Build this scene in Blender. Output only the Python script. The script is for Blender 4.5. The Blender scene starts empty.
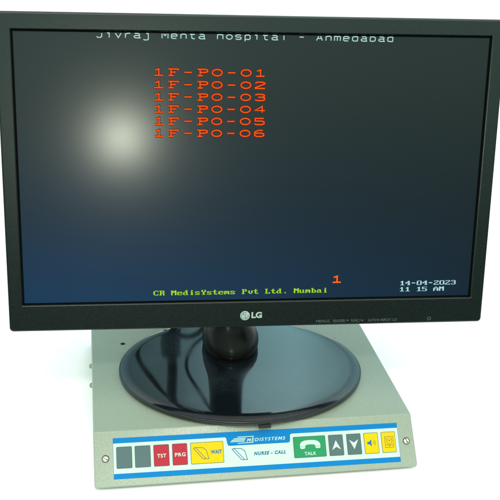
import bpy, bmesh, math, random
from mathutils import Vector, Matrix
from math import sin, cos, pi, radians, sqrt
random.seed(7)
scene = bpy.context.scene
col = scene.collection

# ------------------------------------------------------------------ helpers
def lin(r, g, b):
    f = lambda c: c/12.92 if c <= .04045 else ((c+.055)/1.055)**2.4
    return (f(r/255), f(g/255), f(b/255), 1)

def mat(name, color, rough=.5, spec=.5, metallic=0., coat=0., coat_rough=.1, emit=None, estr=0.,
        bump=0., bscale=800., bdist=.0002, speck=0., speck_scale=900., rvar=0., rvar_scale=30., coatbump=False):
    m = bpy.data.materials.new(name); m.use_nodes = True
    nt = m.node_tree; p = nt.nodes['Principled BSDF']
    p.inputs['Base Color'].default_value = color
    p.inputs['Roughness'].default_value = rough
    p.inputs['Specular IOR Level'].default_value = spec
    p.inputs['Metallic'].default_value = metallic
    p.inputs['Coat Weight'].default_value = coat
    p.inputs['Coat Roughness'].default_value = coat_rough
    if emit:
        p.inputs['Emission Color'].default_value = emit
        p.inputs['Emission Strength'].default_value = estr
    tc = nt.nodes.new('ShaderNodeTexCoord')
    def noise(scale, detail=2):
        n = nt.nodes.new('ShaderNodeTexNoise'); n.inputs['Scale'].default_value = scale
        n.inputs['Detail'].default_value = detail
        nt.links.new(tc.outputs['Object'], n.inputs['Vector']); return n
    if bump:
        n = noise(bscale); b = nt.nodes.new('ShaderNodeBump')
        b.inputs['Strength'].default_value = bump; b.inputs['Distance'].default_value = bdist
        nt.links.new(n.outputs['Fac'], b.inputs['Height']); nt.links.new(b.outputs['Normal'], p.inputs['Normal'])
        if coatbump: nt.links.new(b.outputs['Normal'], p.inputs['Coat Normal'])
    if speck:
        n = noise(speck_scale, 3); mr = nt.nodes.new('ShaderNodeMapRange')
        mr.inputs['From Min'].default_value = .3; mr.inputs['From Max'].default_value = .7
        mr.inputs['To Min'].default_value = 1-speck; mr.inputs['To Max'].default_value = 1+speck
        nt.links.new(n.outputs['Fac'], mr.inputs['Value'])
        v = nt.nodes.new('ShaderNodeVectorMath'); v.operation = 'SCALE'
        v.inputs[0].default_value = color[:3]
        nt.links.new(mr.outputs['Result'], v.inputs['Scale']); nt.links.new(v.outputs['Vector'], p.inputs['Base Color'])
    if rvar:
        n = noise(rvar_scale, 4); mr = nt.nodes.new('ShaderNodeMapRange')
        mr.inputs['From Min'].default_value = .35; mr.inputs['From Max'].default_value = .65
        mr.inputs['To Min'].default_value = max(0, rough-rvar); mr.inputs['To Max'].default_value = rough+rvar
        nt.links.new(n.outputs['Fac'], mr.inputs['Value']); nt.links.new(mr.outputs['Result'], p.inputs['Roughness'])
    return m

def link(name, bm, m, parent=None, origin=(0, 0, 0), smooth=None):
    """ONE mesh object; vertices are given in world space, `origin` is the thing's base."""
    bmesh.ops.recalc_face_normals(bm, faces=bm.faces[:])
    bm.transform(Matrix.Translation(-Vector(origin)))
    me = bpy.data.meshes.new(name); bm.to_mesh(me); bm.free()
    me.materials.append(m)
    if smooth is not None:
        for p in me.polygons: p.use_smooth = True
        me.set_sharp_from_angle(angle=radians(smooth))
    o = bpy.data.objects.new(name, me); col.objects.link(o)
    if parent: o.parent = parent
    return o

def empty(name, loc, label, cat):
    o = bpy.data.objects.new(name, None); col.objects.link(o)
    o.location = loc; o['label'] = label; o['category'] = cat; o.empty_display_size = .05
    return o

def rrect(x0, x1, y0, y1, r, n=6):
    """rounded rectangle outline, counter-clockwise"""
    pts = []
    for cx, cy, a0 in ((x1-r, y0+r, -90), (x1-r, y1-r, 0), (x0+r, y1-r, 90), (x0+r, y0+r, 180)):
        for k in range(n+1):
            a = radians(a0+90*k/n); pts.append((cx+r*cos(a), cy+r*sin(a)))
    return pts

def skin_loops(bm, loops, cap0=False, cap1=False, closed=True):
    vs = [[bm.verts.new(p) for p in lp] for lp in loops]
    for a, b in zip(vs, vs[1:]):
        n = len(a)
        for i in range(n if closed else n-1):
            j = (i+1) % n; bm.faces.new((a[i], a[j], b[j], b[i]))
    if cap0: bm.faces.new(vs[0][::-1])
    if cap1: bm.faces.new(vs[-1])
    return vs

def tube(bm, pts, r, n=12, cap=True):
    pts = [Vector(p) for p in pts]; loops = []
    up = Vector((0, 0, 1)); prev = None
    for i, p in enumerate(pts):
        d = (pts[min(i+1, len(pts)-1)]-pts[max(i-1, 0)]).normalized()
        if prev is None:
            a = d.cross(up if abs(d.z) < .9 else Vector((1, 0, 0))).normalized()
        else:
            a = (prev - d*prev.dot(d)).normalized()
        prev = a; b = d.cross(a)
        rr = r[i] if isinstance(r, (list, tuple)) else r
        loops.append([p+a*rr*cos(2*pi*k/n)+b*rr*sin(2*pi*k/n) for k in range(n)])
    skin_loops(bm, loops, cap, cap)

def spline(ctrl, n=10):
    P = [Vector(c) for c in ctrl]; P = [P[0]*2-P[1]]+P+[P[-1]*2-P[-2]]; out = []
    for i in range(1, len(P)-2):
        for k in range(n):
            t = k/n; a, b, c, d = P[i-1:i+3]
            out.append(.5*((2*b)+(c-a)*t+(2*a-5*b+4*c-d)*t*t+(3*b-a-3*c+d)*t**3))
    out.append(P[-2]); return out

class Frame:
    """a flat working frame: (u, v, h) in millimetres -> world metres"""
    def __init__(s, o, eu, ev, en): s.o, s.eu, s.ev, s.en = Vector(o), Vector(eu).normalized(), Vector(ev).normalized(), Vector(en).normalized()
    def __call__(s, u, v, h=0.): return s.o+(s.eu*u+s.ev*v+s.en*h)*.001

def slab(bm, F, pts, h0, h1, bev=0.):
    """outline (u,v) raised from h0 to h1; `bev` shrinks the top a little"""
    if bev:
        cx = sum(p[0] for p in pts)/len(pts); cy = sum(p[1] for p in pts)/len(pts)
        mx = max(abs(p[0]-cx) for p in pts); my = max(abs(p[1]-cy) for p in pts)
        top = [(cx+(x-cx)*(1-bev/mx), cy+(y-cy)*(1-bev/my)) for x, y in pts]
        skin_loops(bm, [[F(*p, h0) for p in pts], [F(*p, h1-bev) for p in pts], [F(*p, h1) for p in top]], True, True)
    else:
        skin_loops(bm, [[F(*p, h0) for p in pts], [F(*p, h1) for p in pts]], True, True)

def stroke(bm, F, pts, w, h0, h1, closed=False):
    """a drawn line of width w through (u,v) points, as one ribbon with mitred joints"""
    n = len(pts); L = []; R_ = []
    for i in range(n):
        p = Vector(pts[i])
        a = Vector(pts[(i-1) % n]) if (i > 0 or closed) else None
        b = Vector(pts[(i+1) % n]) if (i < n-1 or closed) else None
        d1 = (p-a).normalized() if a is not None else (b-p).normalized()
        d2 = (b-p).normalized() if b is not None else d1
        n1 = Vector((-d1.y, d1.x)); n2 = Vector((-d2.y, d2.x)); m = (n1+n2)
        m = m.normalized() if m.length > 1e-6 else n1
        k = min(w/2/max(.35, m.dot(n1)), w)
        L.append(p+m*k); R_.append(p-m*k)
    rng = range(n if closed else n-1)
    lo = [[bm.verts.new(F(q.x, q.y, h0)) for q in S] for S in (L, R_)]
    hi = [[bm.verts.new(F(q.x, q.y, h1)) for q in S] for S in (L, R_)]
    for i in rng:
        j = (i+1) % n
        bm.faces.new((hi[0][i], hi[0][j], hi[1][j], hi[1][i]))
        bm.faces.new((lo[0][i], lo[1][i], lo[1][j], lo[0][j]))
        bm.faces.new((lo[0][i], lo[0][j], hi[0][j], hi[0][i]))
        bm.faces.new((lo[1][j], lo[1][i], hi[1][i], hi[1][j]))

def lettering(bm, F, txt, u0, u1, vc, h, h0, h1, bold=0., shear=0., vdown=True, space=1.):
    """vector text fitted between u0 and u1, centred on vc, cap height h"""
    cu = bpy.data.curves.new('t', 'FONT'); cu.body = txt; cu.size = 1; cu.offset = bold; cu.shear = shear; cu.space_character = space
    cu.extrude = .5; cu.resolution_u = 4
    ob = bpy.data.objects.new('t', cu); col.objects.link(ob)
    dg = bpy.context.evaluated_depsgraph_get(); dg.update()
    me = bpy.data.meshes.new_from_object(ob.evaluated_get(dg))
    xs = [v.co.x for v in me.vertices]; ys = [v.co.y for v in me.vertices]
    x0, x1, y0, y1 = min(xs), max(xs), min(ys), max(ys)
    s = -1 if vdown else 1
    vs = [bm.verts.new(F(u0+(v.co.x-x0)/(x1-x0)*(u1-u0), vc+s*((v.co.y-y0)/(y1-y0)-.5)*h, h1 if v.co.z > 0 else h0)) for v in me.vertices]
    for p in me.polygons:
        try: bm.faces.new([vs[i] for i in p.vertices])
        except ValueError: pass
    bpy.data.objects.remove(ob); bpy.data.curves.remove(cu); bpy.data.meshes.remove(me)

# ------------------------------------------------------------------ materials
M = {}
M['bezel'] = mat('bezel_plastic', (.005, .0085, .0075, 1), .24, .5, bump=.16, bscale=1600, bdist=.00016, speck=.8, speck_scale=1300)
M['back'] = mat('housing_plastic', (.012, .013, .013, 1), .5, .5, bump=.3, bscale=700)
M['mask'] = mat('screen_mask', (.001, .0015, .0015, 1), .6, .05)
M['gloss'] = mat('gloss_black', (.005, .005, .004, 1), .26, .14, bump=.04, bscale=1400, bdist=.0001, rvar=.03, rvar_scale=25)
M['base'] = mat('gloss_base', (.010, .018, .022, 1), .15, 1.0, speck=1.0, speck_scale=1000, bump=.16, bscale=1100, bdist=.0002, rvar=.07, rvar_scale=14)
def base_mat():
    m = mat('gloss_base', (.004, .006, .008, 1), .085, 1.0, bump=.035, bscale=1800, bdist=.0001, rvar=.04, rvar_scale=14)
    nt = m.node_tree; p = nt.nodes['Principled BSDF']; tc = nt.nodes['Texture Coordinate']
    def nz(sc, d, a, b):
        n = nt.nodes.new('ShaderNodeTexNoise'); n.inputs['Scale'].default_value = sc; n.inputs['Detail'].default_value = d
        nt.links.new(tc.outputs['Object'], n.inputs['Vector']); r = nt.nodes.new('ShaderNodeMapRange'); r.interpolation_type = 'SMOOTHSTEP'
        r.inputs['From Min'].default_value = a; r.inputs['From Max'].default_value = b; nt.links.new(n.outputs['Fac'], r.inputs['Value']); return r
    a = nz(2300, 2, .44, .70); b = nz(13, 3, .42, .68)
    mu = nt.nodes.new('ShaderNodeMath'); mu.operation = 'MULTIPLY'; nt.links.new(a.outputs[0], mu.inputs[0]); nt.links.new(b.outputs[0], mu.inputs[1])
    mx = nt.nodes.new('ShaderNodeMixRGB'); mx.inputs[1].default_value = (.004, .006, .008, 1); mx.inputs[2].default_value = (.045, .070, .078, 1)
    nt.links.new(mu.outputs[0], mx.inputs[0]); nt.links.new(mx.outputs[0], p.inputs['Base Color'])
    return m
M['base'] = base_mat()
M['rim'] = mat('base_rim', (.012, .014, .014, 1), .3, .5)
M['rubber'] = mat('rubber', (.02, .02, .02, 1), .8, .3)
M['cable'] = mat('cable_pvc', (.012, .012, .013, 1), .45, .4)
M['plug'] = mat('plug_blue', (.01, .03, .15, 1), .45, .4)
M['paint'] = mat('green_grey_paint', (.248, .290, .222, 1), .27, .5, bump=.85, bscale=1000, bdist=.00025, speck=.10, speck_scale=900)
M['metal'] = mat('screw_metal', (.62, .58, .50, 1), .28, .5, metallic=1)
M['dull'] = mat('side_screw_metal', (.25, .27, .17, 1), .45, .5, metallic=.6)
M['t_pale'] = mat('lit_pale', (0, 0, 0, 1), .5, 0, emit=(.50, .84, .90, 1), estr=.85)
M['dark'] = mat('dark_hole', (.01, .012, .01, 1), .8, .2)
M['blue'] = mat('blue_print', (.001, .155, .40, 1), .5, .08)
M['white'] = mat('white_print', (.46, .60, .50, 1), .5, .1)
M['ink'] = mat('grey_key', (.072, .118, .120, 1), .5, .15)
M['red'] = mat('red_key', (.36, .016, .032, 1), .5, .15)
M['yellow'] = mat('yellow_key', (.60, .43, .003, 1), .5, .1)
M['green'] = mat('green_key', (.018, .22, .085, 1), .5, .12)
M['line'] = mat('outline_ink', (.035, .075, .09, 1), .5, .3)
M['navy'] = mat('navy_ink', (.005, .11, .24, 1), .5, .3)
M['brown'] = mat('brown_ink', (.22, .13, .004, 1), .5, .3)
M['silver'] = mat('silver_print', (.34, .44, .38, 1), .35, .5)
M['greyprint'] = mat('grey_print', (.075, .10, .095, 1), .5, .4)
M['t_white'] = mat('lit_white', (0, 0, 0, 1), .5, 0, emit=(.55, .86, .80, 1), estr=.8)
M['t_red'] = mat('lit_red', (0, 0, 0, 1), .5, 0, emit=(.90, .10, .012, 1), estr=1.0)
M['t_fringe'] = mat('lit_fringe', (0, 0, 0, 1), .5, 0, emit=(.13, .010, .004, 1), estr=1.0)
M['t_green'] = mat('lit_green', (0, 0, 0, 1), .5, 0, emit=(.42, .80, .02, 1), estr=.9)
M['t_orange'] = mat('lit_orange', (0, 0, 0, 1), .5, 0, emit=(1.0, .16, .02, 1), estr=1.0)
M['top'] = mat('white_tabletop', (.97, .96, .95, 1), .6, .2, speck=.01, speck_scale=60)

# the display panel: a matt face, viewing-angle blue glow painted into its emission
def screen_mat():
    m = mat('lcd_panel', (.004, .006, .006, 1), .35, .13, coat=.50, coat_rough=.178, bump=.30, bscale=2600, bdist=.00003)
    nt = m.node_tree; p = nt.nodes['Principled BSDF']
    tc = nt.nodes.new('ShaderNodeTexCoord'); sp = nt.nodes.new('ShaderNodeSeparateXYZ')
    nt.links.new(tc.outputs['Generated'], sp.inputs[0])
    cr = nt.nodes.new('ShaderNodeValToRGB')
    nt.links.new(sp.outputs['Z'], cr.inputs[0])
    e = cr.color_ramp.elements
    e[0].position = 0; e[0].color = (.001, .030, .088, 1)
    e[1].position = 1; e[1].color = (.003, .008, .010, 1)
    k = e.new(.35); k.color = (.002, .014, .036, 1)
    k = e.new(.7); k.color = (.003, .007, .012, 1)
    xr = nt.nodes.new('ShaderNodeMapRange'); xr.inputs['From Min'].default_value = .15; xr.inputs['From Max'].default_value = 1  # the painted glow also fades towards the right side
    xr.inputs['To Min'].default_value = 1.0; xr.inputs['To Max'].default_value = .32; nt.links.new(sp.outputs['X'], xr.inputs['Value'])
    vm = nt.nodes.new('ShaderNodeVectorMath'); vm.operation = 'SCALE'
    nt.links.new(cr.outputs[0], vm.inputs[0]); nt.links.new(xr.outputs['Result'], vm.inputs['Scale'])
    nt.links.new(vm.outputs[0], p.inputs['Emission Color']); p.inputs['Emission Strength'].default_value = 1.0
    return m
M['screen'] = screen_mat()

# ------------------------------------------------------------------ the setting
TAB_Z = -.0435
bm = bmesh.new()
nx, fy, by_ = 3.0, -.145, 5.5
skin_loops(bm, [[(-nx, fy, TAB_Z-.03), (nx, fy, TAB_Z-.03), (nx, by_, TAB_Z-.03), (-nx, by_, TAB_Z-.03)],
                [(-nx, fy, TAB_Z), (nx, fy, TAB_Z), (nx, by_, TAB_Z), (-nx, by_, TAB_Z)]], True, True)
o = link('tabletop', bm, M['top']); o['kind'] = 'structure'

# ------------------------------------------------------------------ nurse call console
PSI = .04446
CO = Vector((-.15447, -.05562, 0))                       # left end of the crease between top and sloping front
EA = Vector((cos(PSI), sin(PSI), 0)); EB = Vector((-sin(PSI), cos(PSI), 0)); EZ = Vector((0, 0, 1))
CW, CD, FD, FH = .31132, .25, .03468, .04009
croot = empty('nurse_call_console', CO+EA*CW/2+EB*CD/2+EZ*TAB_Z,
              'pale green metal console box with a sloping keypad front, under the black monitor', 'console')
CORG = tuple(croot.location)
def cp(a, b, z): return CO+EA*a+EB*b+EZ*z
def arc_profile(pts, rads, n=5):
    out = []
    N = len(pts)
    for i in range(N):
        p = Vector(pts[i]); a = (Vector(pts[i-1])-p).normalized(); b = (Vector(pts[(i+1) % N])-p).normalized()
        r = rads[i]; ang = a.angle(b); t = r/math.tan(ang/2)
        s = p+a*t; e = p+b*t; c = p+(a+b).normalized()*(r/sin(ang/2))
        v0 = s-c; v1 = e-c
        for k in range(n+1):
            q = (v0*(1-k/n)+v1*(k/n)).normalized()*r
            out.append(tuple(c+q))
    return out
prof = arc_profile([(-FD, -FH), (0, 0), (CD, 0), (CD, -FH)], [.0012, .0022, .002, .001])
cb = (CD/2, -FH/2)
def shrink(pr, k): return [(cb[0]+(y-cb[0])*(1-k/(CD/2+.02)), cb[1]+(z-cb[1])*(1-k/(FH/2))) for y, z in pr]
bm = bmesh.new(); loops = []
for a, k in ((0, .0014), (.0004, .0006), (.0013, 0), (CW-.0013, 0), (CW-.0004, .0006), (CW, .0014)):
    loops.append([cp(a, y, z) for y, z in shrink(prof, k)])
skin_loops(bm, loops, True, True)
case = link('case', bm, M['paint'], croot, CORG, smooth=38)
# rubber feet
for a in (.03, CW-.03):
    for b in (-.008, CD-.03):
        bm = bmesh.new(); skin_loops(bm, [[cp(a+r*cos(t*pi/8), b+r*sin(t*pi/8), z) for t in range(16)] for r, z in ((.006, TAB_Z), (.007, -FH+.0002))], True, True)
        link('rubber_foot', bm, M['rubber'], croot, CORG, smooth=40)
# round hole in the top plate: a dark bush set in a thin ring
def disc_rings(F, cu, cv, prof_, n=28):
    return [[F(cu+r*cos(2*pi*k/n), cv+r*sin(2*pi*k/n), h) for k in range(n)] for r, h in prof_]
TF = Frame(CO, EA, EB, EZ)
loc = Vector((-.1277, .1145, 0))-CO
bm = bmesh.new(); skin_loops(bm, disc_rings(TF, loc.dot(EA)*1000, loc.dot(EB)*1000, [(2.6, -.3), (2.6, .12), (2.2, .15), (1.9, .1), (.2, .05)]), True, True)
link('mounting_hole', bm, M['dark'], croot, CORG, smooth=60)
loc = Vector((.1120, .1180, 0))-CO
bm = bmesh.new(); skin_loops(bm, disc_rings(TF, loc.dot(EA)*1000, loc.dot(EB)*1000, [(1.6, -.3), (1.6, .1), (1.2, .25), (.1, .3)]), True, True)
link('rivet', bm, M['paint'], croot, CORG, smooth=60)
# side screws
SF = Frame(CO, EB, EZ, -EA)
for b, z in ((134.5, -6.5), (98.5, -8.5)):
    bm = bmesh.new(); skin_loops(bm, disc_rings(SF, b, z, [(2.6, -.5), (2.6, 1.0), (2.2, 2.0), (1.2, 2.7), (.1, 2.9)], 20), True, True)
    link('side_screw', bm, M['dull'], croot, CORG, smooth=50)

# sloping front frame: u along the crease, v down the slope
ES = (EB*(-FD)+EZ*(-FH)).normalized(); EN = EA.cross(-ES).normalized()
if EN.z < 0: EN = -EN
KF = Frame(CO, EA, ES, EN)
def rotated(du, dv, ang):
    eu = EA*cos(ang)+ES*sin(ang); ev = ES*cos(ang)-EA*sin(ang)
    return Frame(KF(du, dv, 0), eu, ev, EN)
LF = rotated(18.1, 6.7, .006)
# slotted screws of the front
for u, v, ang in ((10.8, 25.3, .5), (303.2, 26.6, 1.15)):
    bm = bmesh.new()
    skin_loops(bm, disc_rings(KF, u, v, [(2.9, -.3), (2.9, .35), (2.5, .8), (1.5, 1.15), (.2, 1.25)], 26), True, True)
    s = link('screw', bm, M['metal'], croot, CORG, smooth=35)
    bm = bmesh.new(); c, d = cos(ang), sin(ang)
    slab(bm, KF, [(u+c*x-d*y, v+d*x+c*y) for x, y in ((-2.2, -.35), (2.2, -.35), (2.2, .35), (-2.2, .35))], .6, 1.3)
    link('screw_slot', bm, M['dark'], s, CORG)
    bm = bmesh.new(); skin_loops(bm, disc_rings(KF, u, v, [(3.5, -.2), (3.5, .12), (2.8, .14)], 26), True, True)
    link('washer', bm, M['dark'], s, CORG)

# keypad overlay: blue sheet, white field with a dropped blue tab, keys
LW, LH = 277.3, 37.8
bm = bmesh.new(); slab(bm, LF, [(0, 0), (LW, 0), (LW, LH), (0, LH)], 0, .25, .05)
overlay = link('keypad_overlay', bm, M['blue'], croot, CORG)
def arc(cx, cy, r, a0, a1, n=6): return [(cx+r*cos(radians(a0+(a1-a0)*k/n)), cy+r*sin(radians(a0+(a1-a0)*k/n))) for k in range(n+1)]
white = [(.25, 5.0)]+arc(105.6, 6.6, 1.7, -90, 0)+[(107.9, 10.5)]+arc(110.2, 11.2, 2.0, 180, 90)
white += arc(167.2, 11.2, 2.0, 90, 0)+[(169.4, 9.5)]+arc(171.4, 6.8, 1.9, 180, 270)+[(LW-.25, 4.9), (LW-.25, 32.9), (.25, 32.9)]
bm = bmesh.new(); slab(bm, LF, white, .2, .30)
link('white_field', bm, M['white'], overlay, CORG)

V0, V1 = 8.2, 28.4
def key(name, u0, u1, material, edge='line', v0=V0, v1=V1, r=1.1, parts=()):
    bm = bmesh.new(); slab(bm, LF, rrect(u0, u1, v0, v1, r), .25, .42)
    rim = link(name, bm, M[edge], croot, CORG)
    bm = bmesh.new(); slab(bm, LF, rrect(u0+.45, u1-.45, v0+.45, v1-.45, r*.8), .40, .60, .08)
    link('key_face', bm, M[material], rim, CORG)
    for nm, fn, mm in parts:
        bm = bmesh.new(); fn(bm); link(nm, bm, M[mm], rim, CORG)
    return rim
H0, H1 = .58, .66
def T(txt, u0, u1, vc, h, **k): return lambda bm: lettering(bm, LF, txt, u0, u1, vc, h, H0, H1, **k)
def mark(ob, t): ob['label'] = t
mark(key('key', 2.8, 17.6, 'ink', 'ink'), 'blank grey key at the left end of the keypad')
mark(key('key', 20.0, 34.9, 'ink', 'ink'), 'blank grey key beside the red TST key')
mark(key('key', 37.6, 52.4, 'red', parts=[('key_lettering', T('TST', 41.0, 49.4, 18.7, 3.5, bold=.02, space=1.15), 'white')]), 'red key marked TST')
mark(key('key', 55.2, 69.6, 'red', parts=[('key_lettering', T('PRG', 57.7, 67.7, 18.6, 3.5, bold=.02, space=1.15), 'white')]), 'red key marked PRG')
def sheet_symbol(du, dv, w=.5):
    def f(bm):
        P = [(75.4, 13.6), (77.1, 12.9), (84.3, 13.4), (87.5, 15.8), (89.6, 24.0), (84.0, 23.8)]
        P = [(x+du, y+dv) for x, y in P]
        stroke(bm, LF, P, w, H0 if du == 0 else .28, H1 if du == 0 else .36, True)
        Q = [(77.1+du, 12.9+dv), (79.4+du, 15.2+dv), (86.6+du, 23.5+dv)]
        stroke(bm, LF, Q, w*.9, (H0 if du == 0 else .28)+.01, (H1 if du == 0 else .36)+.02)
    return f
mark(key('key', 72.6, 104.1, 'yellow', parts=[('key_symbol', sheet_symbol(0, 0), 'line'), ('key_lettering', T('WAIT', 91.6, 102.3, 17.9, 3.6, bold=.05, space=1.1), 'navy')]), 'wide yellow key marked WAIT')
def handset(bm):
    top = [(178.4, 17.2), (178.6, 15.4), (180.0, 13.5), (183.0, 12.3), (188.3, 11.9), (193.6, 12.3), (196.6, 13.5), (198.2, 15.4), (198.5, 17.2),
           (198.4, 19.2), (197.6, 20.0), (194.6, 20.0), (193.6, 19.3), (193.3, 17.2), (192.0, 16.3), (188.3, 16.0), (184.8, 16.3), (183.6, 17.2), (183.3, 19.3), (182.3, 20.0), (179.3, 20.0), (178.5, 19.2)]
    slab(bm, LF, top, H0, H1)
def handset_lines(bm):
    stroke(bm, LF, [(178.5, 17.6), (180.8, 18.2), (183.3, 17.7)], .35, H1-.02, H1+.03)
    stroke(bm, LF, [(193.4, 17.7), (196.0, 18.2), (198.4, 17.6)], .35, H1-.02, H1+.03)
mark(key('key', 172.0, 204.0, 'green', parts=[('key_symbol', handset, 'white'), ('symbol_line', handset_lines, 'green'), ('key_lettering', T('TALK', 182.2, 193.9, 24.7, 3.2, bold=.01), 'white')]), 'wide green key marked TALK')
mark(key('key', 206.8, 221.5, 'ink', 'ink', parts=[('key_symbol', lambda bm: slab(bm, LF, [(214.1, 13.6), (218.6, 22.6), (214.3, 19.9), (209.8, 22.8)], H0, H1), 'white')]), 'grey key with a white arrow pointing up')
mark(key('key', 224.9, 239.4, 'ink', 'ink', parts=[('key_symbol', lambda bm: slab(bm, LF, [(232.1, 23.1), (227.5, 13.9), (232.0, 16.8), (236.6, 13.9)], H0, H1), 'white')]), 'grey key with a white arrow pointing down')
def horn(bm): slab(bm, LF, [(245.4, 17.0), (247.2, 17.0), (249.6, 14.6), (249.6, 21.6), (247.2, 19.3), (245.4, 19.3)], H0, H1)
def waves(bm):
    for r in (1.6, 2.7, 3.8): stroke(bm, LF, arc(249.9, 18.1, r, -42, 42, 8), .38, H0, H1)
mark(key('key', 242.3, 256.8, 'yellow', parts=[('key_symbol', horn, 'navy'), ('symbol_line', waves, 'brown')]), 'yellow key with a loudspeaker symbol')
def emblem(bm):
    stroke(bm, LF, [(263.4, 13.0), (271.8, 13.0), (271.8, 23.4), (263.4, 23.4)], .5, H0, H1, True)
    stroke(bm, LF, [(264.9, 14.4), (267.6, 17.6), (270.4, 14.4), (270.4, 17.8), (267.6, 20.8), (264.9, 17.8)], .5, H0+.01, H1+.01, True)
    stroke(bm, LF, [(264.9, 22.0), (264.9, 20.2), (267.6, 21.9), (270.4, 20.2), (270.4, 22.0)], .5, H0+.02, H1+.02)
    stroke(bm, LF, [(267.6, 17.6), (267.6, 13.2)], .3, H0+.03, H1+.03)
    stroke(bm, LF, [(267.6, 20.9), (267.6, 23.2)], .3, H0+.03, H1+.03)
mark(key('key', 259.8, 274.2, 'yellow', parts=[('key_symbol', emblem, 'brown')]), 'yellow key with a square line emblem at the right end')

# printing on the overlay
bm = bmesh.new(); sheet_symbol(36.9, 2.9, .7)(bm); link('sheet_symbol', bm, M['navy'], overlay, CORG)
bm = bmesh.new(); lettering(bm, LF, 'NURSE - CALL', 133.0, 164.2, 21.7, 3.5, .28, .36, bold=.06, shear=.3, space=1.25); link('nurse_call_lettering', bm, M['navy'], overlay, CORG)
bm = bmesh.new(); lettering(bm, LF, 'MEDISYSTEMS', 127.0, 164.8, 8.6, 3.1, .24, .34, bold=.012, shear=.3, space=1.25); link('maker_lettering', bm, M['white'], overlay, CORG)
bm = bmesh.new()
def para(u0, u1, v0, v1, sl=.55): return [(u0-sl*(v1-v0)*0, v1), (u1, v1), (u1+sl*(v1-v0), v0), (u0+sl*(v1-v0), v0)]
slab(bm, LF, [(118.6, 5.0), (134.2, 5.0), (134.0, 5.55), (117.8, 5.7)], .24, .34)
slab(bm, LF, [(115.2, 6.4), (126.4, 6.4), (126.0, 7.1), (113.6, 7.1)], .24, .34)
slab(bm, LF, [(113.0, 7.7), (125.7, 7.7), (125.3, 8.5), (111.9, 8.5)], .24, .34)
slab(bm, LF, [(111.5, 9.1), (125.0, 9.1), (124.6, 9.8), (111.1, 9.8)], .24, .34)
slab(bm, LF, [(118.6, 10.9), (133.6, 10.7), (133.2, 11.3), (117.6, 11.5)], .24, .34)
stroke(bm, LF, [(133.9, 5.3), (132.6, 7.0)], .45, .25, .35)
link('maker_logo', bm, M['white'], overlay, CORG)

# ------------------------------------------------------------------ the monitor
TILT, ZM, W, HT = .1391, .07856, 465.0, 296.4
BX, BY = -.0037, .0491
mroot = empty('computer_monitor', (BX, BY, 0), 'black widescreen monitor on a glossy oval stand, showing orange lines of text', 'monitor')
MORG = tuple(mroot.location)
MF = Frame((0, 0, ZM), (1, 0, 0), (0, sin(TILT), cos(TILT)), (0, -cos(TILT), sin(TILT)))   # h = towards the viewer
OX, I0, I1, IX = W/2, 26.2, 281.1, 219.3
# bezel: outer rounded loops, front face, inner chamfer down to the glass
def ring(x, y0, y1, r, h, n=16): return [MF(px, py, h) for px, py in rrect(-x, x, y0, y1, r, n)]
bm = bmesh.new()
skin_loops(bm, [ring(OX-.3, .3, HT-.3, 3.5, -15), ring(OX, 0, HT, 4, -13), ring(OX, 0, HT, 4, -1.6), ring(OX-.5, .5, HT-.5, 3.6, -.5), ring(OX-1.6, 1.6, HT-1.6, 2.6, 0),
                ring(IX+1.1, I0-1.1, I1+1.1, 1.3, 0), ring(IX+.35, I0-.35, I1+.35, .7, -.3), ring(IX, I0, I1, .4, -.9), ring(IX, I0, I1, .4, -3.2)])
bezel = link('bezel', bm, M['bezel'], mroot, MORG, smooth=9)
# rear housing
bm = bmesh.new()
skin_loops(bm, [ring(OX-2, 2, HT-2, 3, -14.8), ring(OX-3, 3, HT-3, 5, -20), ring(OX-22, 22, HT-22, 14, -32), ring(150, 40, 235, 18, -40), ring(120, 55, 215, 18, -46)], True, True)
rear = link('rear_housing', bm, M['back'], mroot, MORG, smooth=30)
bm = bmesh.new()
for k in range(18):
    u = -85+k*10; slab(bm, MF, rrect(u-1.4, u+1.4, 190, 208, 1.2, 3), -46.4, -45.5)
link('vent_slots', bm, M['dark'], rear, MORG)
# dark mask and display panel
bm = bmesh.new(); skin_loops(bm, [ring(IX+.2, I0-.2, I1+.2, .3, -3.4), ring(IX+.2, I0-.2, I1+.2, .3, -2.4), ring(IX-1.7, I0+1.6, I1-1.6, .2, -2.4), ring(IX-1.7, I0+1.6, I1-1.6, .2, -2.9)])
link('screen_mask', bm, M['mask'], mroot, MORG)
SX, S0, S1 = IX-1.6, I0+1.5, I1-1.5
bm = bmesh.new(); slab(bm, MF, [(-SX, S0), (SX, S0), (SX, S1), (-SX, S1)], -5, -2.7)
screen = link('screen', bm, M['screen'], mroot, MORG)

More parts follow.
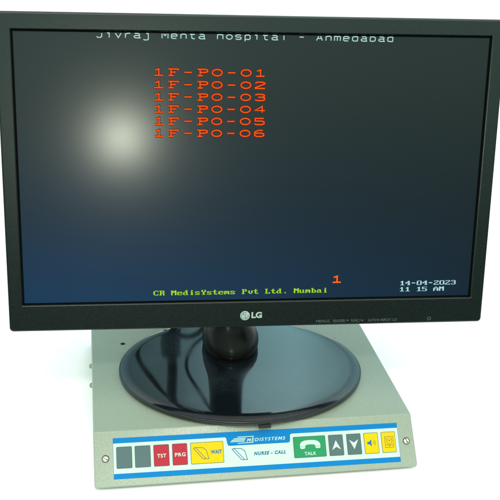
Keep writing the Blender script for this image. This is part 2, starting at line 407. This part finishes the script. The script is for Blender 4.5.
# text-mode characters, 8 dots by 16 rows, drawn dot run by dot run (rows 2..14 given)
G = {
'1': '18 38 78 18 18 18 18 18 18 7E', '2': '7C C6 06 0C 18 30 60 C0 C6 FE', '3': '7C C6 06 06 3C 06 06 06 C6 7C',
'4': '0C 1C 3C 6C CC FE 0C 0C 0C 1E', '5': 'FE C0 C0 C0 FC 06 06 06 C6 7C', '6': '38 60 C0 C0 FC C6 C6 C6 C6 7C',
'0': '7C C6 C6 C6 C6 C6 C6 C6 C6 7C', '-': '00 00 00 00 7C 7C 00 00 00 00', '.': '00 00 00 00 00 00 00 00 18 18',
'F': 'FE 66 62 68 78 68 60 60 60 F0', 'P': 'FC 66 66 66 7C 60 60 60 60 F0', 'O': '38 6C C6 C6 C6 C6 C6 C6 6C 38',
'J': '1E 0C 0C 0C 0C 0C CC CC CC 78', 'M': 'C6 EE FE FE D6 C6 C6 C6 C6 C6', 'H': 'C6 C6 C6 C6 FE C6 C6 C6 C6 C6',
'A': '10 38 6C C6 C6 FE C6 C6 C6 C6', 'C': '3C 66 C2 C0 C0 C0 C0 C2 66 3C', 'R': 'FC 66 66 66 7C 6C 66 66 66 E6',
'L': 'F0 60 60 60 60 60 60 62 66 FE', 'Y': '66 66 66 66 3C 18 18 18 18 3C',
'a': '00 00 00 78 0C 7C CC CC CC 76', 'b': 'E0 60 60 78 6C 66 66 66 66 7C', 'd': '1C 0C 0C 3C 6C CC CC CC CC 76',
'e': '00 00 00 7C C6 FE C0 C0 C6 7C', 'h': 'E0 60 60 6C 76 66 66 66 66 E6', 'i': '18 18 00 38 18 18 18 18 18 3C',
'j': '06 06 00 0E 06 06 06 06 06 06 66 66 3C', 'l': '38 18 18 18 18 18 18 18 18 3C', 'm': '00 00 00 EC FE D6 D6 D6 D6 C6',
'n': '00 00 00 DC 66 66 66 66 66 66', 'o': '00 00 00 7C C6 C6 C6 C6 C6 7C', 'p': '00 00 00 DC 66 66 66 66 66 7C 60 60 F0',
'r': '00 00 00 DC 76 66 60 60 60 F0', 's': '00 00 00 7C C6 60 38 0C C6 7C', 't': '10 30 30 FC 30 30 30 30 36 1C',
'u': '00 00 00 CC CC CC CC CC CC 76', 'v': '00 00 00 66 66 66 66 66 3C 18', ' ': '00',
}
def dots(bm, txt, u0, vbase, dw, rh, clip=None, h=-2.6):
    """u0 = left of the first cell, vbase = baseline (bottom of tenth row)"""
    for i, ch in enumerate(txt):
        rows = [int(x, 16) for x in G[ch].split()]
        for r, bits in enumerate(rows):
            ytop = vbase+(10-r)*rh; ybot = ytop-rh
            if clip is not None and ytop > clip: continue
            c = 0
            while c < 8:
                if bits & (128 >> c):
                    c2 = c
                    while c2 < 8 and bits & (128 >> c2): c2 += 1
                    x0 = u0+(i*8+c)*dw; x1 = u0+(i*8+c2)*dw
                    q = [bm.verts.new(MF(x, y, h)) for x, y in ((x0, ybot), (x1, ybot), (x1, ytop), (x0, ytop))]
                    bm.faces.new(q); c = c2
                else: c += 1
GS = {
'1': [[(1.1, 8), (3, 10), (3, 0)], [(.6, 0), (5.2, 0)]], 'F': [[(.3, 10), (5.6, 10), (5.6, 8.2)], [(1.6, 10), (1.6, 0)], [(1.6, 5.2), (4.2, 5.2)], [(.3, 0), (3, 0)]],
'P': [[(.3, 10), (4.4, 10), (5.7, 9), (5.7, 6.3), (4.4, 5.2), (1.6, 5.2)], [(1.6, 10), (1.6, 0)], [(.3, 0), (3, 0)]],
'-': [[(1, 5), (5, 5)]], '2': [[(.3, 8), (1.3, 10), (4.4, 10), (5.5, 8.6), (5.5, 7.3), (.3, 1.2), (.3, 0), (5.7, 0)]],
'3': [[(.3, 9), (1.5, 10), (4.3, 10), (5.4, 8.8), (5.4, 6.6), (4.2, 5.4), (2, 5.4)], [(4.2, 5.4), (5.6, 4), (5.6, 1.4), (4.3, 0), (1.5, 0), (.3, 1.2)]],
'4': [[(4.4, 0), (4.4, 10), (.3, 3.4), (5.9, 3.4)]], '5': [[(5.4, 10), (.6, 10), (.6, 5.8), (4.3, 5.8), (5.6, 4.6), (5.6, 1.4), (4.3, 0), (1.5, 0), (.3, 1.2)]],
'6': [[(5, 10), (2.6, 10), (.5, 7.4), (.5, 1.5), (1.7, 0), (4.3, 0), (5.6, 1.4), (5.6, 4), (4.3, 5.5), (1.7, 5.5), (.7, 4.4)]],
'J': [[(5, 10), (5, 1.4), (4, 0), (1.5, 0), (.4, 1.4)]], 'i': [[(1.4, 7), (3.3, 7), (3.3, 0)]], 'v': [[(.4, 7), (3, 0), (5.6, 7)]],
'r': [[(1, 0), (1, 7)], [(1, 5.2), (3, 7), (5.4, 7)]], 'a': [[(1, 7), (4.2, 7), (5.2, 6), (5.2, 0)], [(5.2, 3.8), (1.6, 3.8), (.5, 2.6), (.5, 1.2), (1.6, 0), (6.2, 0)]],
'j': [[(3, 7), (4.8, 7), (4.8, -2), (3.8, -3), (1.2, -3), (.4, -2)]], 'M': [[(.4, 0), (.4, 10), (3.1, 4), (5.8, 10), (5.8, 0)]],
'e': [[(.5, 3.7), (5.5, 3.7), (5.5, 5.8), (4.4, 7), (1.6, 7), (.5, 5.8), (.5, 1.2), (1.6, 0), (5, 0)]], 'h': [[(.7, 0), (.7, 10)], [(.7, 5.6), (2, 7), (4.4, 7), (5.5, 5.8), (5.5, 0)]],
't': [[(2.2, 10), (2.2, 1.2), (3.2, 0), (5, 0)], [(.5, 6.8), (5, 6.8)]], 'H': [[(.5, 0), (.5, 10)], [(5.5, 0), (5.5, 10)], [(.5, 6.9), (5.5, 6.9)]],
's': [[(5.3, 6.2), (4.3, 7), (1.5, 7), (.5, 6), (.5, 4.6), (1.5, 3.7), (4.5, 3.5), (5.5, 2.5), (5.5, 1), (4.5, 0), (1.5, 0), (.4, .9)]],
'p': [[(.7, -3), (.7, 7)], [(.7, 5.8), (2, 7), (4.3, 7), (5.4, 5.8), (5.4, 1.2), (4.3, 0), (.7, 0)]], 'l': [[(1.6, 10), (3.2, 10), (3.2, 0)]],
'A': [[(.2, 0), (3, 10), (5.8, 0)], [(1.2, 3.3), (4.8, 3.3)]], 'm': [[(.3, 0), (.3, 7), (2.2, 7), (3, 6.2), (3, 0)], [(3, 6.2), (3.8, 7), (5, 7), (5.8, 6.2), (5.8, 0)]],
'd': [[(5.4, 10), (5.4, 0)], [(5.4, 7), (1.7, 7), (.6, 5.8), (.6, 1.2), (1.7, 0), (5.4, 0)]], 'b': [[(.6, 10), (.6, 0)], [(.6, 7), (4.3, 7), (5.4, 5.8), (5.4, 1.2), (4.3, 0), (.6, 0)]], ' ': []}
def oring(cy, ry): return [[(3+2.7*cos(2*pi*k/28), cy+ry*sin(2*pi*k/28)) for k in range(28)]]
GS['O'] = GS['0'] = oring(5, 5); GS['o'] = oring(3.5, 3.5)
def thin_line(txt, u0, vb, pitch, dw, rh, wd, m, clip=None, label=None, halo=0):
    bm = bmesh.new(); hb = bmesh.new()
    for i, ch in enumerate(txt):
        for j, pl in enumerate(GS[ch]):
            P = [(u0+i*pitch+x*dw, vb+wd*.4+y*rh) for x, y in pl]
            runs = [P]
            if clip is not None:
                runs = []; cur = []
                for a, b in zip(P, P[1:]):
                    n = 10
                    for k in range(n+1):
                        q = (a[0]+(b[0]-a[0])*k/n, a[1]+(b[1]-a[1])*k/n)
                        if q[1] <= clip-.1:
                            if not cur or (Vector(q)-Vector(cur[-1])).length > 1e-4: cur.append(q)
                        elif cur: runs.append(cur); cur = []
                if cur: runs.append(cur)
            for R_ in runs:
                if len(R_) > 1: stroke(bm, MF, R_, wd, -2.62, -2.57+.012*j, ch in 'O0o')
                if len(R_) > 1 and halo: stroke(hb, MF, R_, wd+halo, -2.69, -2.66+.008*j+.002*(i % 2), ch in 'O0o')
    o = link('text_line', bm, M[m], screen, MORG)
    if halo: link('text_fringe', hb, M['t_fringe'], screen, MORG)
    else: hb.free()
    if label: o['label'] = label
def text_line(txt, u0, vb, dw, rh, m, clip=None, label=None):
    bm = bmesh.new(); dots(bm, txt, u0, vb, dw, rh, clip)
    o = link('text_line', bm, M[m], screen, MORG)
    if label: o['label'] = label
thin_line('Jivraj Mehta Hospital - Ahmedabad', -145.2, 274.8, 8.278, .98, .56, .85, 't_white', clip=S1-.35, label='pale heading cut off by the upper edge of the screen')
for k in range(6):
    thin_line('1F-PO-0%d' % (k+1), -94.9, 241.9-11.08*k, 13.24, 1.66, .57, 1.2, 't_red', label='orange line ending in %d' % (k+1), halo=1.1)
text_line('CR MedisYstems Pvt Ltd. Mumbai', -96.2, 33.2, .712, .48, 't_green', label='yellow-green line along the bottom of the screen')
thin_line('1', 77.8, 43.0, 13.24, 1.75, .62, 1.4, 't_orange', label='single orange numeral near the lower right', halo=1.1)
text_line('14-04-2023', 146.3, 39.3, .727, .44, 't_pale', label='date line in pale letters')
text_line('11 15 AM', 146.3, 32.9, .727, .44, 't_pale', label='time line in pale letters')

# maker's mark on the lower bezel
BF = MF
bm = bmesh.new(); skin_loops(bm, [[MF(-7.4+r*cos(2*pi*k/40), 11.8+r*sin(2*pi*k/40), h) for k in range(40)] for r, h in ((4.75, -.2), (4.75, .05), (4.6, .12))], True, True)
lg = link('maker_emblem', bm, M['silver'], mroot, MORG)
bm = bmesh.new()
stroke(bm, MF, [(-7.4+3.5*cos(radians(a)), 11.8+3.5*sin(radians(a))) for a in range(62, 361, 12)]+[(-3.9, 11.8), (-5.2, 11.8)], .45, .1, .2)
stroke(bm, MF, [(-7.2, 13.9), (-7.2, 9.6), (-5.4, 9.6)], .5, .1, .22)
skin_loops(bm, [[MF(-8.9+.62*cos(2*pi*k/16), 13.4+.62*sin(2*pi*k/16), h) for k in range(16)] for h in (.1, .2)], True, True)
link('emblem_line', bm, M['greyprint'], lg, MORG)
bm = bmesh.new(); lettering(bm, MF, 'LG', -1.1, 9.3, 12.2, 6.3, -.1, .1, bold=.045, vdown=False)
link('maker_lettering', bm, M['silver'], mroot, MORG)
# tiny legends under the buttons
bm = bmesh.new()
for t, a, b in (('MENU/L', 63.5, 77.6), ('READER/', 80.6, 93.0), ('FUNC./', 98.5, 108.2), ('AUTO/', 115.6, 124.4), ('INPUT/', 128.6, 139.2)):
    lettering(bm, MF, t, a, b, 4.4, 2.7, -.1, .06, bold=.0, vdown=False)
for a in (93.9, 109.2, 125.2):
    slab(bm, MF, [(a, 3.4), (a+2.2, 4.4), (a, 5.4)] if a > 100 else [(a, 5.2), (a+2.2, 5.2), (a+1.1, 3.5)], -.1, .06)
stroke(bm, MF, [(141.0, 5.4), (141.0, 3.6), (144.5, 3.6), (144.5, 5.4), (142.4, 5.4)], .4, -.1, .06)
link('button_legend', bm, M['greyprint'], mroot, MORG)
bm = bmesh.new()
stroke(bm, MF, [(178.2+1.7*cos(radians(a)), 4.9+1.7*sin(radians(a))) for a in range(125, 416, 18)], .5, -.1, .06)
stroke(bm, MF, [(178.2, 7.0), (178.2, 5.0)], .5, -.1, .07)
link('power_symbol', bm, M['greyprint'], mroot, MORG)
# button nubs under the lower edge
for u in (70, 87, 104, 121, 137, 178):
    bm = bmesh.new(); slab(bm, Frame(MF(0, 0, -6), (1, 0, 0), (0, 1, 0), (0, 0, -1)), rrect(u-4, u+4, -2.5, 2.5, 1), -1, .5, .3)
    link('button', bm, M['bezel'], mroot, MORG)

# stand base: a thin oval plate with a raised, gently domed glossy top
A, B = .1276, .1065
def oval(s, z, n=120, da=0.): return [(BX+(A*s+da)*cos(2*pi*k/n), BY+(B*s+da)*sin(2*pi*k/n), z) for k in range(n)]
Z0 = .0012
bm = bmesh.new()
skin_loops(bm, [oval(.97, Z0+.0002), oval(.995, Z0+.0010), oval(1.0, Z0+.0020), oval(1.0, .0058), oval(1, .0064, da=-.0004), oval(1, .0066, da=-.0010)], True, True)
rim = link('stand_base', bm, M['rim'], mroot, MORG, smooth=35)
bm = bmesh.new(); lp = [oval(1, .0060, da=-.0012), oval(1, .0068, da=-.0013), oval(1, .0074, da=-.0030), oval(1, .0081, da=-.0052), oval(1, .0087, da=-.0080), oval(1, .0090, da=-.0105), oval(1, .0091, da=-.0125)]
for s in (.8, .65, .5, .35, .2, .08): lp.append(oval(s, .0090+.0005*(1-s*s)))
skin_loops(bm, lp, True, True)
link('base_top', bm, M['base'], rim, MORG, smooth=50)
# front tab and rubber pads
bm = bmesh.new(); fr = Frame((BX+.012, BY-B, 0), (1, 0, 0), (0, 1, 0), (0, 0, 1))
slab(bm, fr, rrect(-6, 6, -1.2, 6, .8, 3), .1, 2.6, .3)
link('front_tab', bm, M['rubber'], rim, MORG)
for a in (40, 140, 220, 320):
    c = Vector((BX+A*.82*cos(radians(a)), BY+B*.82*sin(radians(a)), 0)); fr = Frame(c, (1, 0, 0), (0, 1, 0), (0, 0, 1))
    bm = bmesh.new(); skin_loops(bm, disc_rings(fr, 0, 0, [(6, 0), (6, 1.8)], 18), True, True)
    link('rubber_pad', bm, M['rubber'], rim, MORG)
# neck: a rounded glossy foot, a column rising into the hinge
NX, NY = -.0110, .0905
def ell(cx, cy, a, b, z, n=64, e=2.0):
    out = []
    for k in range(n):
        t = 2*pi*k/n; c, s = cos(t), sin(t)
        out.append((cx+a*math.copysign(abs(c)**(2/e), c), cy+b*math.copysign(abs(s)**(2/e), s), z))
    return out
bm = bmesh.new(); lp = []
NK = [(.0080, .0270, .0350, 0, 0), (.0095, .0288, .0368, 0, 0), (.013, .0302, .0382, 0, 0), (.018, .0306, .0380, 0, 0), (.023, .0300, .0362, 0, 0), (.029, .0284, .0330, -.0008, 0),
      (.035, .0258, .0292, -.0018, 0), (.041, .0230, .0255, -.0028, -.0005), (.048, .0205, .0225, -.0035, -.0015), (.056, .0191, .0200, -.004, -.003), (.066, .0184, .0180, -.004, -.006), (.080, .0180, .0155, -.004, -.010), (.100, .018, .0135, -.004, -.014), (.14, .02, .0115, -.002, -.018)]
for z, a, b, dx, dy in NK: lp.append(ell(NX+dx, NY+dy, a, b, z, e=2.0+min(.5, max(0, z-.03)*12)))
skin_loops(bm, lp, True, True)
neck = link('stand_neck', bm, M['gloss'], mroot, MORG, smooth=60)
bm = bmesh.new(); tube(bm, [(-.045, .079, .128), (.041, .079, .128)], .012, 24)
link('hinge_barrel', bm, M['back'], neck, MORG, smooth=50)
bm = bmesh.new(); slab(bm, MF, rrect(-42, 38, 30, 72, 5, 4), -52, -38, 1)
link('hinge_cover', bm, M['back'], mroot, MORG)

# cables on the back: a signal lead in its plug and a power lead
def cable(name, ctrl, r, m='cable'):
    bm = bmesh.new(); tube(bm, spline(ctrl, 12), r, 14); return link(name, bm, M[m], mroot, MORG, smooth=70)
sig = cable('signal_cable', [(-.075, .080, .150), (-.075, .100, .128), (-.073, .150, .120), (-.070, .196, .095), (-.072, .204, .04), (-.070, .206, .0), (-.06, .215, -.035), (-.03, .25, -.037), (.03, .33, -.037), (.06, .45, -.037)], .0062)
bm = bmesh.new(); tube(bm, [(-.075, .076, .157), (-.075, .086, .143), (-.075, .094, .132), (-.075, .099, .1285)], [.013, .013, .009, .0065], 10); link('signal_plug', bm, M['plug'], sig, MORG, smooth=30)
bm = bmesh.new(); tube(bm, spline([(-.071, .200, .082), (-.072, .203, .062), (-.072, .204, .040)], 6), [.0125]*13, 18); link('ferrite_core', bm, M['cable'], sig, MORG, smooth=50)
cable('added_thin_cable', [(-.030, .078, .150), (-.030, .13, .12), (-.052, .19, .10), (-.045, .205, .075), (-.020, .205, .045), (-.058, .208, .03), (-.085, .212, .0), (-.07, .22, -.035), (-.02, .31, -.038), (.02, .42, -.038)], .0022)  # added unseen lead, looped to reflect as thin dark branches in the base
cable('power_cable', [(-.050, .075, .160), (-.055, .12, .145), (-.09, .19, .12), (-.115, .215, .085), (-.095, .215, .05), (-.05, .21, .062), (-.03, .205, .04), (-.045, .208, .0), (-.04, .22, -.035), (.02, .30, -.037), (.10, .42, -.037)], .0036)

# ------------------------------------------------------------------ camera (solved from the photograph)
cx, cy, cz, pitch, yaw, roll, f = -.11433, -.82231, .51653, .40526, -.13183, .03982, 954.89034
fwd = Vector((-sin(yaw)*cos(pitch), cos(yaw)*cos(pitch), -sin(pitch)))
rt = Vector((cos(yaw), sin(yaw), 0)); up = rt.cross(fwd)
r2 = rt*cos(roll)+up*sin(roll); u2 = -rt*sin(roll)+up*cos(roll)
cd = bpy.data.cameras.new('camera'); cam = bpy.data.objects.new('camera', cd); col.objects.link(cam)
cam.matrix_world = Matrix(((r2.x, u2.x, -fwd.x, cx), (r2.y, u2.y, -fwd.y, cy), (r2.z, u2.z, -fwd.z, cz), (0, 0, 0, 1)))
cd.sensor_width = 36; cd.lens = f/500*36; cd.clip_start = .01; cd.clip_end = 100
scene.camera = cam

# ------------------------------------------------------------------ light
w = bpy.data.worlds.new('World'); scene.world = w; w.use_nodes = True
nt = w.node_tree; bg = nt.nodes['Background']
tc = nt.nodes.new('ShaderNodeTexCoord'); sp = nt.nodes.new('ShaderNodeSeparateXYZ'); nt.links.new(tc.outputs['Generated'], sp.inputs[0])
def ramp(sock, stops):
    mr = nt.nodes.new('ShaderNodeMapRange'); mr.inputs['From Min'].default_value = -1; mr.inputs['From Max'].default_value = 1
    nt.links.new(sock, mr.inputs['Value']); r = nt.nodes.new('ShaderNodeValToRGB'); nt.links.new(mr.outputs['Result'], r.inputs[0])
    e = r.color_ramp.elements
    e[0].position = (stops[0][0]+1)/2; e[0].color = (*stops[0][1], 1)
    e[1].position = (stops[-1][0]+1)/2; e[1].color = (*stops[-1][1], 1)
    for z, c in stops[1:-1]:
        k = e.new((z+1)/2); k.color = (*c, 1)
    return r
# the room in front (behind the photographer): dim below eye level, brighter above
fr = ramp(sp.outputs['Z'], [(-1, (.01, .012, .012)), (-.22, (.02, .03, .03)), (-.08, (.12, .19, .17)), (.05, (.48, .80, .70)), (.25, (.66, .92, .82)), (1, (1.72, 1.72, 1.62))])
# the room behind the monitor: window light
bk = ramp(sp.outputs['Z'], [(-.1, (.8, .8, .8)), (.35, (.42, .92, 1.0)), (.60, (.68, 1.12, 1.18)), (1, (1.72, 1.72, 1.62))])
yr = nt.nodes.new('ShaderNodeMapRange'); yr.inputs['From Min'].default_value = -.25; yr.inputs['From Max'].default_value = .25
nt.links.new(sp.outputs['Y'], yr.inputs['Value'])
mx = nt.nodes.new('ShaderNodeMixRGB'); nt.links.new(yr.outputs['Result'], mx.inputs[0]); nt.links.new(fr.outputs[0], mx.inputs[1]); nt.links.new(bk.outputs[0], mx.inputs[2])
xr = ramp(sp.outputs['X'], [(-.6, (.8,)*3), (-.08, (.24,)*3), (.03, (.30,)*3), (.12, (.98,)*3), (.17, (1.3,)*3), (.22, (.78,)*3), (.32, (.50,)*3), (.7, (.9,)*3)])
iy = nt.nodes.new('ShaderNodeMixRGB'); nt.links.new(yr.outputs['Result'], iy.inputs[0]); iy.inputs[1].default_value = (.95, .95, .95, 1); nt.links.new(xr.outputs[0], iy.inputs[2])
sc_ = nt.nodes.new('ShaderNodeVectorMath'); sc_.operation = 'MULTIPLY'; nt.links.new(mx.outputs[0], sc_.inputs[0]); nt.links.new(iy.outputs[0], sc_.inputs[1])
nt.links.new(sc_.outputs[0], bg.inputs['Color']); bg.inputs['Strength'].default_value = 1.5

def area(name, loc, aim, size, power, color=(1, 1, 1)):
    l = bpy.data.lights.new(name, 'AREA'); l.shape = 'DISK'; l.size = size; l.energy = power; l.color = color
    o = bpy.data.objects.new(name, l); col.objects.link(o); o.location = loc
    o.rotation_euler = (Vector(aim)-Vector(loc)).to_track_quat('-Z', 'Y').to_euler(); return o
area('ceiling_lamp', (-.25, -1.55, 1.75), (0, 0, 0), .22, 17, (1, .97, .9))
area('bare_lamp', (-.138, -1.25, .247), (-.124, .026, .262), .05, 1.9, (.96, 1, .80))

scene.view_settings.view_transform = 'Standard'; scene.view_settings.look = 'None'
scene.view_settings.exposure = 0; scene.view_settings.gamma = 1
